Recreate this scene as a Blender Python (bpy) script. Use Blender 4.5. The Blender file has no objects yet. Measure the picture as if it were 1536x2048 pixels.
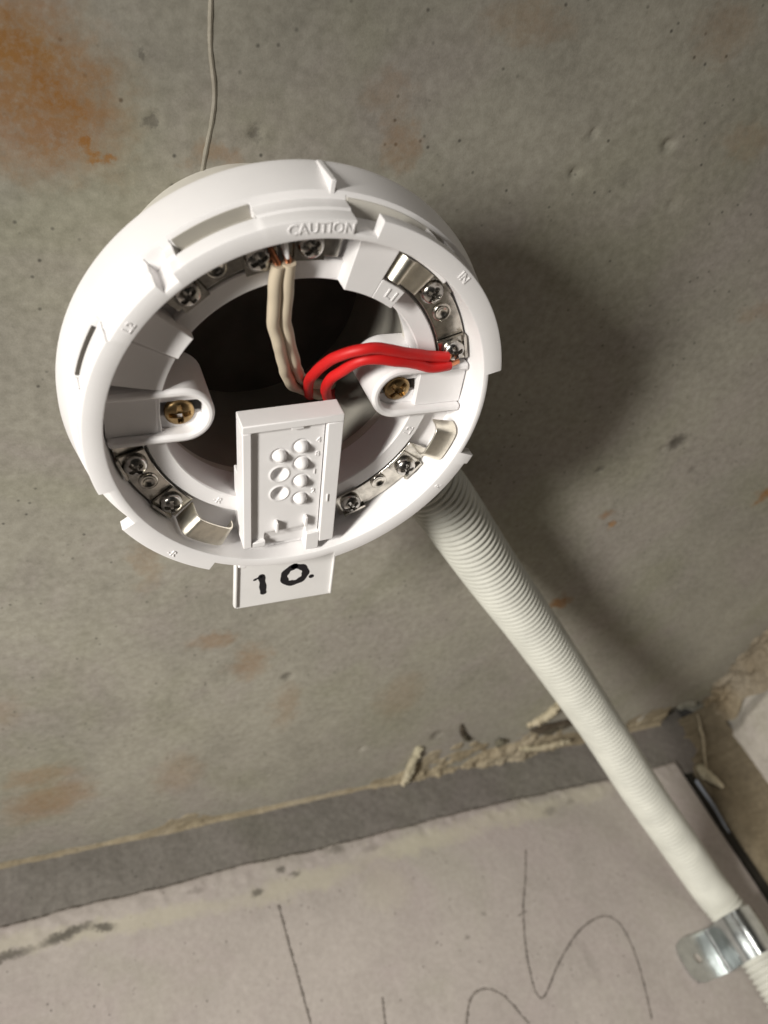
import bpy, bmesh, math, random
import numpy as np
from mathutils import Matrix, Vector, noise as mnoise

random.seed(7)
PI = math.pi
MM = 0.001
SC = bpy.context.scene
COL = SC.collection

# All sizes below are millimetres in a "soffit frame": x along the back wall, y away from the
# back wall, z straight down from the soffit (z = 0 is the face of the detector base,
# z = SOFFIT is the concrete).  S() turns such a point into world metres.
SOFFIT = -63.0
def S(x, y, z):
    return Vector((x * MM, -y * MM, 2.4 - (z - SOFFIT) * MM))
FLIP = Matrix.Rotation(PI, 4, 'X')

# ------------------------------------------------------------------ camera
CAM_C = (-51.801, 116.034, 143.938)
CAM_R = Matrix(((0.92738416, 0.14201671, -0.34610673),
                (0.14201671, 0.72225418, 0.67689006),
                (0.34610673, -0.67689006, 0.64963834)))
cam_d = bpy.data.cameras.new('camera')
cam = bpy.data.objects.new('camera', cam_d)
COL.objects.link(cam)
cam_d.sensor_fit = 'VERTICAL'
cam_d.sensor_height = 36.0
cam_d.lens = 1600.0 / 2048.0 * 36.0
cam_d.clip_start = 0.005
cam_d.clip_end = 50.0
cam.matrix_world = Matrix.Translation(S(*CAM_C)) @ FLIP @ CAM_R.to_4x4()
cam_d.dof.use_dof = True
cam_d.dof.focus_distance = 0.212
cam_d.dof.aperture_fstop = 15.0
SC.camera = cam

# ------------------------------------------------------------------ world and lamps
w = bpy.data.worlds.new('World')
SC.world = w
w.use_nodes = True
bg = w.node_tree.nodes['Background']
bg.inputs['Color'].default_value = (1.0, 0.93, 0.82, 1)
bg.inputs['Strength'].default_value = 0.02

def area_lamp(name, pos, target, size, power, color, spread=180, length=None):
    l = bpy.data.lights.new(name, 'AREA')
    l.shape = 'RECTANGLE' if length else 'DISK'
    l.size = length or size
    if length:
        l.size_y = size
    l.energy = power
    l.color = color
    l.spread = math.radians(spread)
    o = bpy.data.objects.new(name, l)
    COL.objects.link(o)
    p = S(*pos)
    zz = (p - S(*target)).normalized()
    xx = Vector((0, 1, 0)) - zz * zz.y          # a tube lies across the room, level with the soffit
    xx.normalize()
    yy = zz.cross(xx)
    o.matrix_world = Matrix.Translation(p) @ Matrix((xx, yy, zz)).transposed().to_4x4()
    return o
area_lamp('tube_lamp', (-530, 240, 288), (360, -500, 60), 0.07, 2.2, (1.0, 0.97, 0.905), 78, 0.24)
area_lamp('added_wall_fill', (-300, 1500, 15), (60, -200, 60), 0.3, 3.0, (1.0, 0.95, 0.88))  # added fill light without a known source, brightens the back wall

SC.view_settings.view_transform = 'Standard'
SC.view_settings.look = 'None'
SC.view_settings.exposure = 0.0
SC.view_settings.gamma = 1.0
SC.view_settings.use_curve_mapping = False
SC.render.engine = 'CYCLES'
SC.cycles.max_bounces = 8
SC.cycles.use_denoising = True

# ------------------------------------------------------------------ materials
class NT:
    def __init__(self, name):
        self.m = bpy.data.materials.new(name)
        self.m.use_nodes = True
        self.t = self.m.node_tree
        self.b = self.t.nodes['Principled BSDF']
    def n(self, kind, **kw):
        nd = self.t.nodes.new(kind)
        for k, v in kw.items():
            if k in nd.inputs:
                self.put(nd.inputs[k], v)
            else:
                setattr(nd, k, v)
        return nd
    def put(self, sock, v):
        if isinstance(v, bpy.types.NodeSocket):
            self.t.links.new(v, sock)
        else:
            sock.default_value = v
    def set(self, **kw):
        for k, v in kw.items():
            self.put(self.b.inputs[k.replace('_', ' ')], v)
    def coords(self):
        return self.n('ShaderNodeTexCoord').outputs['Object']
    def noise(self, vec, scale, detail=4.0, rough=0.55, dist=0.0):
        nd = self.n('ShaderNodeTexNoise', Scale=scale, Detail=detail, Roughness=rough, Distortion=dist)
        self.put(nd.inputs['Vector'], vec)
        return nd.outputs['Fac']
    def ramp(self, fac, stops):
        r = self.n('ShaderNodeValToRGB')
        self.put(r.inputs['Fac'], fac)
        e = r.color_ramp.elements
        while len(e) < len(stops):
            e.new(0.5)
        for el, (p, c) in zip(e, stops):
            el.position = p
            el.color = (c[0], c[1], c[2], 1) if isinstance(c, tuple) else (c, c, c, 1)
        return r.outputs['Color']
    def mix(self, fac, a, b, mode='MIX'):
        nd = self.n('ShaderNodeMix', data_type='RGBA', blend_type=mode)
        self.put(nd.inputs[0], fac)
        self.put(nd.inputs[6], a if isinstance(a, bpy.types.NodeSocket) else (*a, 1))
        self.put(nd.inputs[7], b if isinstance(b, bpy.types.NodeSocket) else (*b, 1))
        return nd.outputs[2]
    def math(self, op, a, b=0.0, clamp=False):
        nd = self.n('ShaderNodeMath', operation=op, use_clamp=clamp)
        self.put(nd.inputs[0], a)
        self.put(nd.inputs[1], b)
        return nd.outputs[0]
    def bump(self, height, strength, dist):
        nd = self.n('ShaderNodeBump', Strength=strength, Distance=dist)
        self.put(nd.inputs['Height'], height)
        self.put(self.b.inputs['Normal'], nd.outputs['Normal'])

def plastic(name, col, rough=0.42, dirt=0.04, spec=0.4):
    t = NT(name)
    c = t.coords()
    n1 = t.noise(c, 60, 5)
    n2 = t.noise(c, 420, 3)
    dark = tuple(x * (1 - dirt * 2.2) for x in col)
    t.set(Base_Color=t.mix(t.ramp(n1, [(0.35, 0.0), (0.75, 1.0)]), col, dark))
    t.set(Roughness=t.math('ADD', t.math('MULTIPLY', n2, 0.14), rough - 0.07))
    t.b.inputs['Specular IOR Level'].default_value = spec
    t.bump(t.noise(c, 1500, 2), 0.06, 0.0002)
    return t.m

def metal(name, col, rough=0.25, var=0.2, dark=0.5):
    t = NT(name)
    c = t.coords()
    n1 = t.noise(c, 260, 5, 0.6)
    n2 = t.noise(c, 900, 3)
    t.set(Base_Color=t.mix(t.ramp(n1, [(0.4, 0.0), (0.7, 1.0)]), col, tuple(x * dark for x in col)),
          Roughness=t.math('ADD', t.math('MULTIPLY', n2, var), rough - var / 2), Metallic=1.0)
    t.bump(n1, 0.12, 0.0003)
    return t.m

M = {}
M['white'] = plastic('white_plastic', (0.82, 0.80, 0.80), 0.4, 0.03)
M['tab'] = plastic('label_plastic', (0.80, 0.785, 0.775), 0.35, 0.03)
M['box'] = plastic('aged_box_plastic', (0.66, 0.63, 0.57), 0.5, 0.08)
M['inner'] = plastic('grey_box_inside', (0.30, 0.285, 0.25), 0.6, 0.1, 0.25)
M['dark_fill'] = plastic('black_floor_slot_shade', (0.11, 0.097, 0.082), 0.6, 0.2, 0.25)
M['conduit'] = plastic('conduit_pvc', (0.55, 0.545, 0.49), 0.55, 0.09, 0.25)
M['cream'] = plastic('cream_insulation', (0.62, 0.53, 0.40), 0.42, 0.10)
M['red'] = plastic('red_insulation', (0.62, 0.014, 0.014), 0.5, 0.10)
M['ink'] = plastic('marker_ink', (0.012, 0.011, 0.014), 0.45, 0.1, 0.3)
M['nickel'] = metal('nickel', (0.66, 0.63, 0.57), 0.22, 0.2, 0.45)
M['spring'] = metal('spring_metal', (0.80, 0.76, 0.66), 0.36, 0.16, 0.75)
M['screw'] = metal('screw_steel', (0.52, 0.50, 0.47), 0.22, 0.2, 0.35)
M['brass'] = metal('passivated_screw', (0.42, 0.29, 0.14), 0.34, 0.2, 0.5)
M['copper'] = metal('copper', (0.62, 0.25, 0.13), 0.35, 0.2, 0.6)
M['zinc'] = metal('galvanised_steel', (0.66, 0.70, 0.70), 0.2, 0.14, 0.8)
M['film'] = plastic('blue_grey_film', (0.33, 0.36, 0.42), 0.25, 0.1, 0.6)

def blobs(t, vec, spots, warp_scale, warp):
    """Sum of irregular patches at given soffit-frame spots (x, y, rx, ry, angle, strength)."""
    nz = t.n('ShaderNodeTexNoise', Scale=warp_scale, Detail=6.0, Roughness=0.65)
    t.put(nz.inputs['Vector'], vec)
    off = t.n('ShaderNodeVectorMath', operation='MULTIPLY_ADD')
    t.put(off.inputs[0], nz.outputs['Color'])
    off.inputs[1].default_value = (warp, warp, 0)
    t.put(off.inputs[2], vec)
    total = None
    for (x, y, rx, ry, ang, st) in spots:
        mp = t.n('ShaderNodeMapping', vector_type='TEXTURE')
        t.put(mp.inputs['Vector'], off.outputs[0])
        mp.inputs['Location'].default_value = (x * MM + warp / 2, y * MM + warp / 2, 0)
        mp.inputs['Rotation'].default_value = (0, 0, math.radians(ang))
        mp.inputs['Scale'].default_value = (rx * MM, ry * MM, 1000.0)
        ln = t.n('ShaderNodeVectorMath', operation='LENGTH')
        t.put(ln.inputs[0], mp.outputs[0])
        v = t.n('ShaderNodeMapRange', interpolation_type='SMOOTHSTEP')
        t.put(v.inputs['Value'], ln.outputs['Value'])
        v.inputs['From Min'].default_value = 1.25
        v.inputs['From Max'].default_value = 0.35
        v.inputs['To Min'].default_value = 0.0
        v.inputs['To Max'].default_value = st
        total = v.outputs[0] if total is None else t.math('MAXIMUM', total, v.outputs[0])
    return total

def concrete(name, light, mid, dark, rust=(), grey=(), pale=(), bump=0.16, tint=(0.325, 0.29, 0.265), olive=(0.28, 0.275, 0.20), grain=0.27):
    t = NT(name)
    c = t.coords()
    big = t.noise(c, 9, 5, 0.55, 0.4)
    med = t.noise(c, 42, 7, 0.62, 0.2)
    fin = t.noise(c, 330, 6, 0.7)
    vor = t.n('ShaderNodeTexNoise', Scale=1900.0, Detail=3.0)
    t.put(vor.inputs['Vector'], c)
    spk = t.n('ShaderNodeTexVoronoi', Scale=230.0, Randomness=1.0)
    t.put(spk.inputs['Vector'], c)
    col = t.mix(t.ramp(big, [(0.36, 0.0), (0.62, 1.0)]), light, mid)
    col = t.mix(t.math('MULTIPLY', t.ramp(med, [(0.48, 0.0), (0.72, 1.0)]), 0.5), col, dark)
    col = t.mix(t.math('MULTIPLY', t.ramp(t.noise(c, 19, 5, 0.6, 0.6), [(0.48, 0.0), (0.62, 1.0)]), 0.5), col, tint)
    col = t.mix(t.math('MULTIPLY', t.ramp(t.noise(c, 14, 4, 0.55, 0.5), [(0.52, 0.0), (0.68, 1.0)]), 0.5), col, olive)
    col = t.mix(grain, col, t.ramp(fin, [(0.3, 0.0), (0.72, 1.0)]), 'SOFT_LIGHT')
    # tiny dark pores, sparse
    pore = t.math('MULTIPLY', t.ramp(spk.outputs['Distance'], [(0.05, 1.0), (0.16, 0.0)]), t.ramp(t.noise(c, 60, 3), [(0.5, 0.0), (0.56, 0.85)]))
    col = t.mix(pore, col, tuple(x * 0.35 for x in dark))
    if pale:
        col = t.mix(blobs(t, c, pale, 120, 0.016), col, (0.44, 0.41, 0.31))
    if rust:
        k = t.math('MULTIPLY', blobs(t, c, rust, 110, 0.022), t.ramp(t.noise(c, 520, 6, 0.72), [(0.3, 0.5), (0.55, 1.0)]))
        k2 = t.math('MULTIPLY', k, 1.0, True)
        rc = t.mix(t.noise(c, 90, 4), (0.30, 0.17, 0.055), (0.25, 0.10, 0.03))
        col = t.mix(k2, col, rc)
    if grey:
        col = t.mix(blobs(t, c, grey, 420, 0.007), col, (0.10, 0.09, 0.075))
    t.set(Base_Color=col, Roughness=t.math('ADD', t.math('MULTIPLY', med, 0.25), 0.62))
    t.b.inputs['Specular IOR Level'].default_value = 0.25
    h = t.math('ADD', t.math('MULTIPLY', fin, 0.7), t.math('MULTIPLY', vor.outputs['Fac'], 0.3))
    t.bump(h, bump, 0.0008)
    return t.m

# rust spots on the soffit: x, y, rx, ry, angle, strength
RUST = [(-51.0,54.0,26.0,20.0,-38,0.85), (-44.0,38.0,10.0,9.0,0,0.3), (-52.0,60.4,12.2,7.2,-20,1.0), (-44.2,51.4,10.0,5.0,-38,1.0), (-37.6,39.8,5.6,3.9,-40,1.0), (-58.7,51.4,8.9,5.6,0,0.8), (-47.6,44.8,7.8,4.5,-30,0.7), (41.5,42.5,6.7,10.0,10,0.38), (35.9,55.9,7.8,5.6,0,0.2), (-9.7,38.1,7.8,4.5,0,0.35), (175.0,-124.4,3.3,2.8,30,0.6), (181.7,-132.2,2.2,2.2,0,0.9), (276.3,-130.0,7.8,5.6,40,1.0), (-8.6,-162.2,11.1,6.7,0,0.4), (7.0,-182.3,10.0,13.4,0,0.4), (-86.5,-259.1,22.3,16.7,20,0.45), (-34.2,-108.8,5.6,13.4,0,0.25), (170.6,-186.7,7.8,4.5,10,0.9), (-87.6,-235.7,17.8,10.0,0,0.35), (-27.5,-263.5,13.4,20.0,0,0.25), (25.9,-224.6,7.8,22.3,0,0.25), (89.3,-241.2,15.6,22.3,0,0.18), (72.6,73.7,15.6,6.7,0,0.25), (137.2,73.7,11.1,8.9,0,0.22), (161.7,44.8,13.4,6.7,0,0.2), (-99.9,-180.0,15.6,13.4,0,0.2), (206.2,-18.7,11.1,5.6,0,0.2)]
SGREY = [(-25.3, 60.4, 1.8, 1.4, 0, 0.58), (-23.6, 46.4, 2.4, 1.7, 30, 0.58), (1.4, 43.7, 1.8, 2.4, 0, 0.54), (196.8, -84, 6.1, 4.5, 20, 0.9), (215.1, -103.2, 2.7, 3.3, 60, 0.29), (159.4, -94, 2.2, 2.2, 0, 0.58), (24.8, -200.1, 3.3, 3.3, 0, 0.50), (121.6, -294.7, 4.5, 5.6, 0, 0.50), (119.4, 33.6, 3.3, 4.5, 60, 0.22)]
M['soffit'] = concrete('soffit_concrete', (0.355, 0.335, 0.28), (0.295, 0.278, 0.236), (0.225, 0.21, 0.175), RUST, SGREY)

# ------------------------------------------------------------------ mesh helpers
def finish(me, mat, smooth=True, sharp=35):
    me.materials.append(mat)
    if smooth:
        for p in me.polygons:
            p.use_smooth = True
        me.set_sharp_from_angle(angle=math.radians(sharp))

class MB:
    """Collects shapes (soffit-frame mm) and links them as one mesh object."""
    def __init__(self):
        self.v = []
        self.f = []
    def add(self, vs, fs):
        k = len(self.v)
        self.v += [tuple(p) for p in vs]
        self.f += [tuple(i + k for i in f) for f in fs]
        return self
    def prism(self, poly, z0, z1):
        n = len(poly)
        vs = [(x, y, z0) for x, y in poly] + [(x, y, z1) for x, y in poly]
        fs = [tuple(range(n - 1, -1, -1)), tuple(range(n, 2 * n))]
        fs += [(i, (i + 1) % n, n + (i + 1) % n, n + i) for i in range(n)]
        return self.add(vs, fs)
    def box(self, x0, x1, y0, y1, z0, z1):
        return self.prism([(x0, y0), (x1, y0), (x1, y1), (x0, y1)], z0, z1)
    def sector(self, r0, r1, a0, a1, z0, z1, n=None):
        n = n or max(2, int(abs(a1 - a0) / 1.5))
        vs, fs = [], []
        for i in range(n + 1):
            a = math.radians(a0 + (a1 - a0) * i / n)
            c, s = math.cos(a), math.sin(a)
            vs += [(r0 * c, r0 * s, z0), (r1 * c, r1 * s, z0), (r1 * c, r1 * s, z1), (r0 * c, r0 * s, z1)]
        for i in range(n):
            p, q = 4 * i, 4 * i + 4
            for k in range(4):
                fs.append((p + k, p + (k + 1) % 4, q + (k + 1) % 4, q + k))
        fs += [(3, 2, 1, 0), (4 * n, 4 * n + 1, 4 * n + 2, 4 * n + 3)]
        return self.add(vs, fs)
    def lathe(self, prof, center=(0, 0), n=96, closed=True):
        vs, fs = [], []
        m = len(prof)
        for i in range(n):
            a = 2 * PI * i / n
            vs += [(center[0] + r * math.cos(a), center[1] + r * math.sin(a), z) for r, z in prof]
        for i in range(n):
            j = (i + 1) % n
            for k in range(m if closed else m - 1):
                l = (k + 1) % m
                fs.append((i * m + k, j * m + k, j * m + l, i * m + l))
        return self.add(vs, fs)
    def tube(self, pts, r, n=12, cap=True):
        pts = [Vector(p) for p in pts]
        rs = r if isinstance(r, (list, tuple)) else [r] * len(pts)
        up = None
        vs, fs = [], []
        for i, p in enumerate(pts):
            t = (pts[min(i + 1, len(pts) - 1)] - pts[max(i - 1, 0)]).normalized()
            if up is None:
                up = t.orthogonal().normalized()
            up = (up - t * up.dot(t)).normalized()
            sd = t.cross(up)
            for k in range(n):
                a = 2 * PI * k / n
                vs.append(p + (up * math.cos(a) + sd * math.sin(a)) * rs[i])
        for i in range(len(pts) - 1):
            for k in range(n):
                l = (k + 1) % n
                fs.append((i * n + k, i * n + l, (i + 1) * n + l, (i + 1) * n + k))
        if cap:
            fs += [tuple(range(n - 1, -1, -1)), tuple(range((len(pts) - 1) * n, len(pts) * n))]
        return self.add(vs, fs)
    def mesh(self, name, mat, anchor=(0, 0, 0), smooth=True, sharp=35):
        me = bpy.data.meshes.new(name)
        me.from_pydata([((x - anchor[0]) * MM, (y - anchor[1]) * MM, (z - anchor[2]) * MM) for x, y, z in self.v], [], self.f)
        bm = bmesh.new()
        bm.from_mesh(me)
        bmesh.ops.recalc_face_normals(bm, faces=bm.faces)
        bm.to_mesh(me)
        bm.free()
        finish(me, mat, smooth, sharp)
        return me

ANCH = {}
def link(name, me, parent=None, anchor=(0, 0, 0), loc=None, rz=0.0, bevel=0.0):
    o = bpy.data.objects.new(name, me)
    COL.objects.link(o)
    if parent is None:
        o.matrix_world = Matrix.Translation(S(*anchor)) @ FLIP
        ANCH[o] = anchor
    else:
        o.parent = parent
        ANCH[o] = ANCH[parent]
        if loc is not None:
            A = ANCH[parent]
            o.location = tuple((loc[i] - A[i]) * MM for i in range(3))
            o.rotation_euler = (0, 0, rz)
            ANCH[o] = loc
    if bevel:
        md = o.modifiers.new('bevel', 'BEVEL')
        md.width = bevel * MM
        md.segments = 2
        md.limit_method = 'ANGLE'
        md.angle_limit = math.radians(40)
        md.use_clamp_overlap = True
    return o
def part(name, mb, mat, parent, bevel=0.0, smooth=True, sharp=35):
    return link(name, mb.mesh(name, M[mat] if isinstance(mat, str) else mat, ANCH[parent], smooth, sharp), parent, bevel=bevel)
def thing(name, label, cat, anchor, group=None):
    o = bpy.data.objects.new(name, None)
    o.empty_display_size = 0.02
    COL.objects.link(o)
    o.matrix_world = Matrix.Translation(S(*anchor)) @ FLIP
    ANCH[o] = anchor
    tag(o, label, cat, group)
    return o
def tag(o, label, cat, group=None):
    o['label'] = label
    o['category'] = cat
    if group:
        o['group'] = group
    return o
def solo(name, mb, mat, label, cat, anchor, group=None, bevel=0.0, sharp=35):
    o = link(name, mb.mesh(name, M[mat] if isinstance(mat, str) else mat, anchor, True, sharp), None, anchor, bevel=bevel)
    return tag(o, label, cat, group)
def spline(pts, per=10):
    P = [Vector(p) for p in pts]
    P = [P[0] * 2 - P[1]] + P + [P[-1] * 2 - P[-2]]
    out = []
    for i in range(1, len(P) - 2):
        for k in range(per):
            t = k / per
            a, b, c, d = P[i - 1], P[i], P[i + 1], P[i + 2]
            out.append(0.5 * ((2 * b) + (c - a) * t + (2 * a - 5 * b + 4 * c - d) * t * t + (3 * b - a - 3 * c + d) * t ** 3))
    out.append(P[-2])
    return out
def pol(r, a, z=None):
    a = math.radians(a)
    return (r * math.cos(a), r * math.sin(a)) if z is None else (r * math.cos(a), r * math.sin(a), z)

def vnoise(x, y, seed, cell):
    """Smooth value noise on arrays, about -1..1."""
    rng = np.random.RandomState(seed)
    T = rng.rand(64, 64) * 2 - 1
    u, v = x / cell + 200, y / cell + 200
    i, j = np.floor(u).astype(int), np.floor(v).astype(int)
    fu, fv = u - i, v - j
    fu, fv = fu * fu * (3 - 2 * fu), fv * fv * (3 - 2 * fv)
    g = lambda a, b: T[a % 64, b % 64]
    return (g(i, j) * (1 - fu) + g(i + 1, j) * fu) * (1 - fv) + (g(i, j + 1) * (1 - fu) + g(i + 1, j + 1) * fu) * fv

def grid_mesh(name, U, V, fn, mat):
    uu, vv = np.meshgrid(U, V)
    X, Y, Z = fn(uu, vv)
    nu, nv = len(U), len(V)
    co = np.stack([X, Y, Z], -1).reshape(-1, 3) * MM
    a = (np.arange(nv - 1)[:, None] * nu + np.arange(nu - 1)[None]).ravel()
    fs = np.stack([a, a + 1, a + nu + 1, a + nu], 1)
    me = bpy.data.meshes.new(name)
    me.vertices.add(len(co))
    me.vertices.foreach_set('co', co.ravel())
    me.loops.add(fs.size)
    me.polygons.add(len(fs))
    me.loops.foreach_set('vertex_index', fs.ravel().astype(np.int32))
    me.polygons.foreach_set('loop_start', np.arange(0, fs.size, 4, dtype=np.int32))
    me.update(calc_edges=True)
    finish(me, mat, True, 80)
    return me
def axis(lo, a, b, hi, fine, coarse):
    return np.concatenate([np.arange(lo, a, coarse), np.arange(a, b, fine), np.arange(b, hi + 1e-6, coarse)])

# ------------------------------------------------------------------ soffit (concrete overhead)
WA, WB = -0.12943, -323.59                    # foot of the back wall: y = WA x + WB
TW = Vector((0.99173, -0.12836, 0.0))         # along the back wall
NW = Vector((0.12836, 0.99173, 0.0))          # out of the back wall
WO = Vector((0.0, WB, 0.0))
def W3(s, n, z):
    return WO + TW * s + NW * n + Vector((0, 0, z))
RW = 359.0                                    # distance along the back wall to the right-hand wall

PITS = [(103.2,45.8,1.3,1.2), (131.4,43.1,1.6,1.4), (100.2,34.5,1.6,1.2), (25.1,-200.5,2.4,0.9), (196.8,-84.0,4.0,0.7), (190.6,-86.6,2.4,0.5), (1.2,43.7,1.4,0.7), (-23.6,46.6,1.4,0.6), (159.4,-94.0,1.7,0.8), (180.0,-132.1,1.3,0.6), (121.6,-294.7,3.3,1.2), (215.1,-103.2,1.8,0.5), (73.7,-286.9,2.2,0.8), (141.6,24.7,1.7,0.5), (-45.3,-26.5,1.4,0.5)]
rp = random.Random(3)
PITS += [(rp.uniform(-116, 360), rp.uniform(-315, 90), rp.uniform(0.4, 0.9), rp.uniform(0.3, 0.7)) for _ in range(70)]
def soffit_h(x, y):
    h = 0.35 * vnoise(x, y, 1, 60) + 0.16 * vnoise(x, y, 2, 21) + 0.07 * vnoise(x, y, 3, 6) + 0.03 * vnoise(x, y, 4, 2.2)
    for px, py, r, d in PITS:
        wob = 1 + 0.35 * vnoise(x, y, 11, 2.0)
        q = np.hypot(x - px, y - py) / (r * wob)
        h = h - d * np.clip(1.3 - q, 0, 1) ** 0.7
    return h
def soffit_fn(u, v):
    # u runs along the wall, v outward from it
    X = TW.x * u + NW.x * v
    Y = WB + TW.y * u + NW.y * v
    # hollow where the concrete is broken away in the corner
    q = np.hypot((u - 326) / 33, (v - 4) / 15) + 0.35 * vnoise(u, v, 71, 9) + 0.2 * vnoise(u, v, 72, 3)
    return X, Y, SOFFIT + soffit_h(X, Y) - 12 * np.clip(1.25 - q, 0, 1) ** 0.8
sof = link('ceiling', grid_mesh('ceiling', axis(-700, -125, RW + 2, RW + 40, 1.25, 20), axis(-1.5, -1, 425, 900, 1.25, 25), soffit_fn, M['soffit']), None, (0, 0, 0))
sof['kind'] = 'structure'

bead = MB().tube([(x, y, SOFFIT - 0.22 + float(soffit_h(np.array(x), np.array(y)))) for x, y, _ in
                  spline([(-9.2, 108, 0), (-10.1, 90, 0), (-9.6, 74.1, 0), (-9.8, 63.2, 0), (-8.8, 53.6, 0), (-9.4, 46.7, 0), (-11.2, 38.3, 0), (-12.5, 30, 0), (-13.5, 20, 0)], 14)],
                 [0.62 + 0.05 * math.sin(i * 0.7) * math.sin(i * 0.31 + 1) for i in range(113)], 8)
M['bead'] = concrete('cement_bead', (0.42, 0.385, 0.315), (0.36, 0.33, 0.27), (0.28, 0.25, 0.205))
part('cement_ridge', bead, 'bead', sof)

# ------------------------------------------------------------------ back wall
WPALE = [(-60.9,-18.5,66.8,5.6,3,0.5), (28.2,-16.2,44.5,6.7,-3,0.5), (106.1,-21.8,50.1,6.7,0,0.55), (172.8,-24.0,44.5,6.7,0,0.5), (228.5,-25.2,27.8,6.7,0,0.4), (-116.5,-22.9,22.3,5.6,0,0.4), (72.7,-2.9,17.8,15.6,0,0.25)]
WGREY = [(-118.8,-17.9,17.8,2.6,-4,0.85), (-89.8,-21.1,14.5,2.8,-10,0.95), (-73.1,-20.1,6.7,2.4,15,0.9), (3.7,-17.4,3.6,2.2,0,0.8), (19.3,-26.3,3.3,2.2,0,0.8), (25.9,-21.8,3.9,1.8,0,0.7), (-27.5,-26.3,6.7,1.7,0,0.35), (52.6,-29.6,5.6,2.8,0,0.5), (72.7,-25.2,6.7,2.2,0,0.3), (195.1,-20.7,5.6,3.3,0,0.4), (212.9,-22.9,4.5,2.2,0,0.35), (122.8,24.9,2.2,1.3,40,0.5), (108.3,33.8,2.2,1.1,-30,0.6), (172.8,67.2,3.3,11.1,0,0.12)]
M['wall'] = concrete('wall_render', (0.39, 0.35, 0.322), (0.345, 0.31, 0.285), (0.285, 0.255, 0.232), (), WGREY, WPALE, 0.1, (0.37, 0.32, 0.305), (0.34, 0.32, 0.27), 0.16)
M['strip'] = concrete('joint_filler', (0.185, 0.17, 0.152), (0.15, 0.138, 0.123), (0.105, 0.095, 0.083), (), (), [(60, 8, 10, 6, 0, .5), (150, 10, 14, 7, 0, .5)], 0.3, (0.17, 0.15, 0.14), (0.15, 0.143, 0.115))
M['rwall'] = concrete('side_wall_render', (0.44, 0.405, 0.36), (0.40, 0.365, 0.325), (0.34, 0.31, 0.27), (), (), (), 0.2)
M['mortar'] = concrete('shaded_brown_mortar', (0.17, 0.138, 0.09), (0.12, 0.096, 0.062), (0.06, 0.047, 0.031), (), (), (), 0.6, (0.22, 0.18, 0.12), (0.1, 0.083, 0.05))  # fillet brown darkened further, the corner's shadow put into the colour
M['pale_mortar'] = concrete('pale_mortar', (0.50, 0.44, 0.32), (0.42, 0.36, 0.25), (0.30, 0.24, 0.15), (), (), (), 0.5, (0.48, 0.42, 0.32))
M['aggregate'] = concrete('broken_concrete', (0.32, 0.28, 0.22), (0.22, 0.185, 0.135), (0.11, 0.085, 0.055), (), (), (), 0.7, (0.30, 0.24, 0.155), (0.2, 0.15, 0.085))
M['pencil'] = plastic('pencil_lead', (0.215, 0.19, 0.17), 0.7, 0.2, 0.3)
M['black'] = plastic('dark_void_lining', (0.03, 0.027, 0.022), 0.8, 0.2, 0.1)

# wall local frame: x along wall, y = down (soffit z), z = out of the wall
WALLM = Matrix(((TW.x, 0, NW.x, 0), (TW.y, 0, NW.y, WB * MM), (0, 1, 0, 0), (0, 0, 0, 1)))
def wall_link(name, me, parent=None):
    o = bpy.data.objects.new(name, me)
    COL.objects.link(o)
    if parent is None:
        o.matrix_world = Matrix.Translation(S(0, 0, 0)) @ FLIP @ WALLM
    else:
        o.parent = parent
    return o
def wall_top(s):
    return -33.0 + 0.45 * vnoise(s, s * 0, 21, 9) + 0.25 * vnoise(s, s * 0, 22, 2.5) + 1.1 * vnoise(s, s * 0, 23, 40)
def wall_h(s, z):
    return 0.3 * vnoise(s, z, 31, 45) + 0.14 * vnoise(s, z, 32, 15) + 0.06 * vnoise(s, z, 33, 5) + 0.025 * vnoise(s, z, 34, 2.0)
def wall_fn(u, v):
    top = wall_top(u)
    z = np.where(v <= 0, top, top + v)
    # smeared mortar just below the joint, rounded arris at the very top
    smear = 0.9 * np.clip(1 - np.abs(v - 5) / (9 + 4 * vnoise(u, v, 41, 14)), 0, 1) * (0.6 + 0.4 * vnoise(u, v, 42, 4))
    n = wall_h(u, z) + smear - 1.2 * np.clip(1 - v / 1.6, 0, 1) ** 2
    n = np.where(v < 0, v * 4.0, n)
    # end of the wall panel at the corner joint
    return u, z, n
U = axis(-700, -130, 310, 311, 1.15, 20)
wl = wall_link('wall', grid_mesh('wall', U, np.concatenate([[-2.0, -1.0], np.arange(0, 150, 1.1), np.arange(150, 1500, 30)]), wall_fn, M['wall']))
wl['kind'] = 'structure'
edge = MB()
zz = [float(wall_top(np.array(310.9))) + v for v in (0, 20, 60, 150, 700, 1490)]
edge.add([(310.9, z, n) for z in zz for n in (0.0, -13.0)], [(2 * i, 2 * i + 1, 2 * i + 3, 2 * i + 2) for i in range(len(zz) - 1)])
wall_link('panel_edge', edge.mesh('panel_edge', M['wall']), wl)

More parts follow.
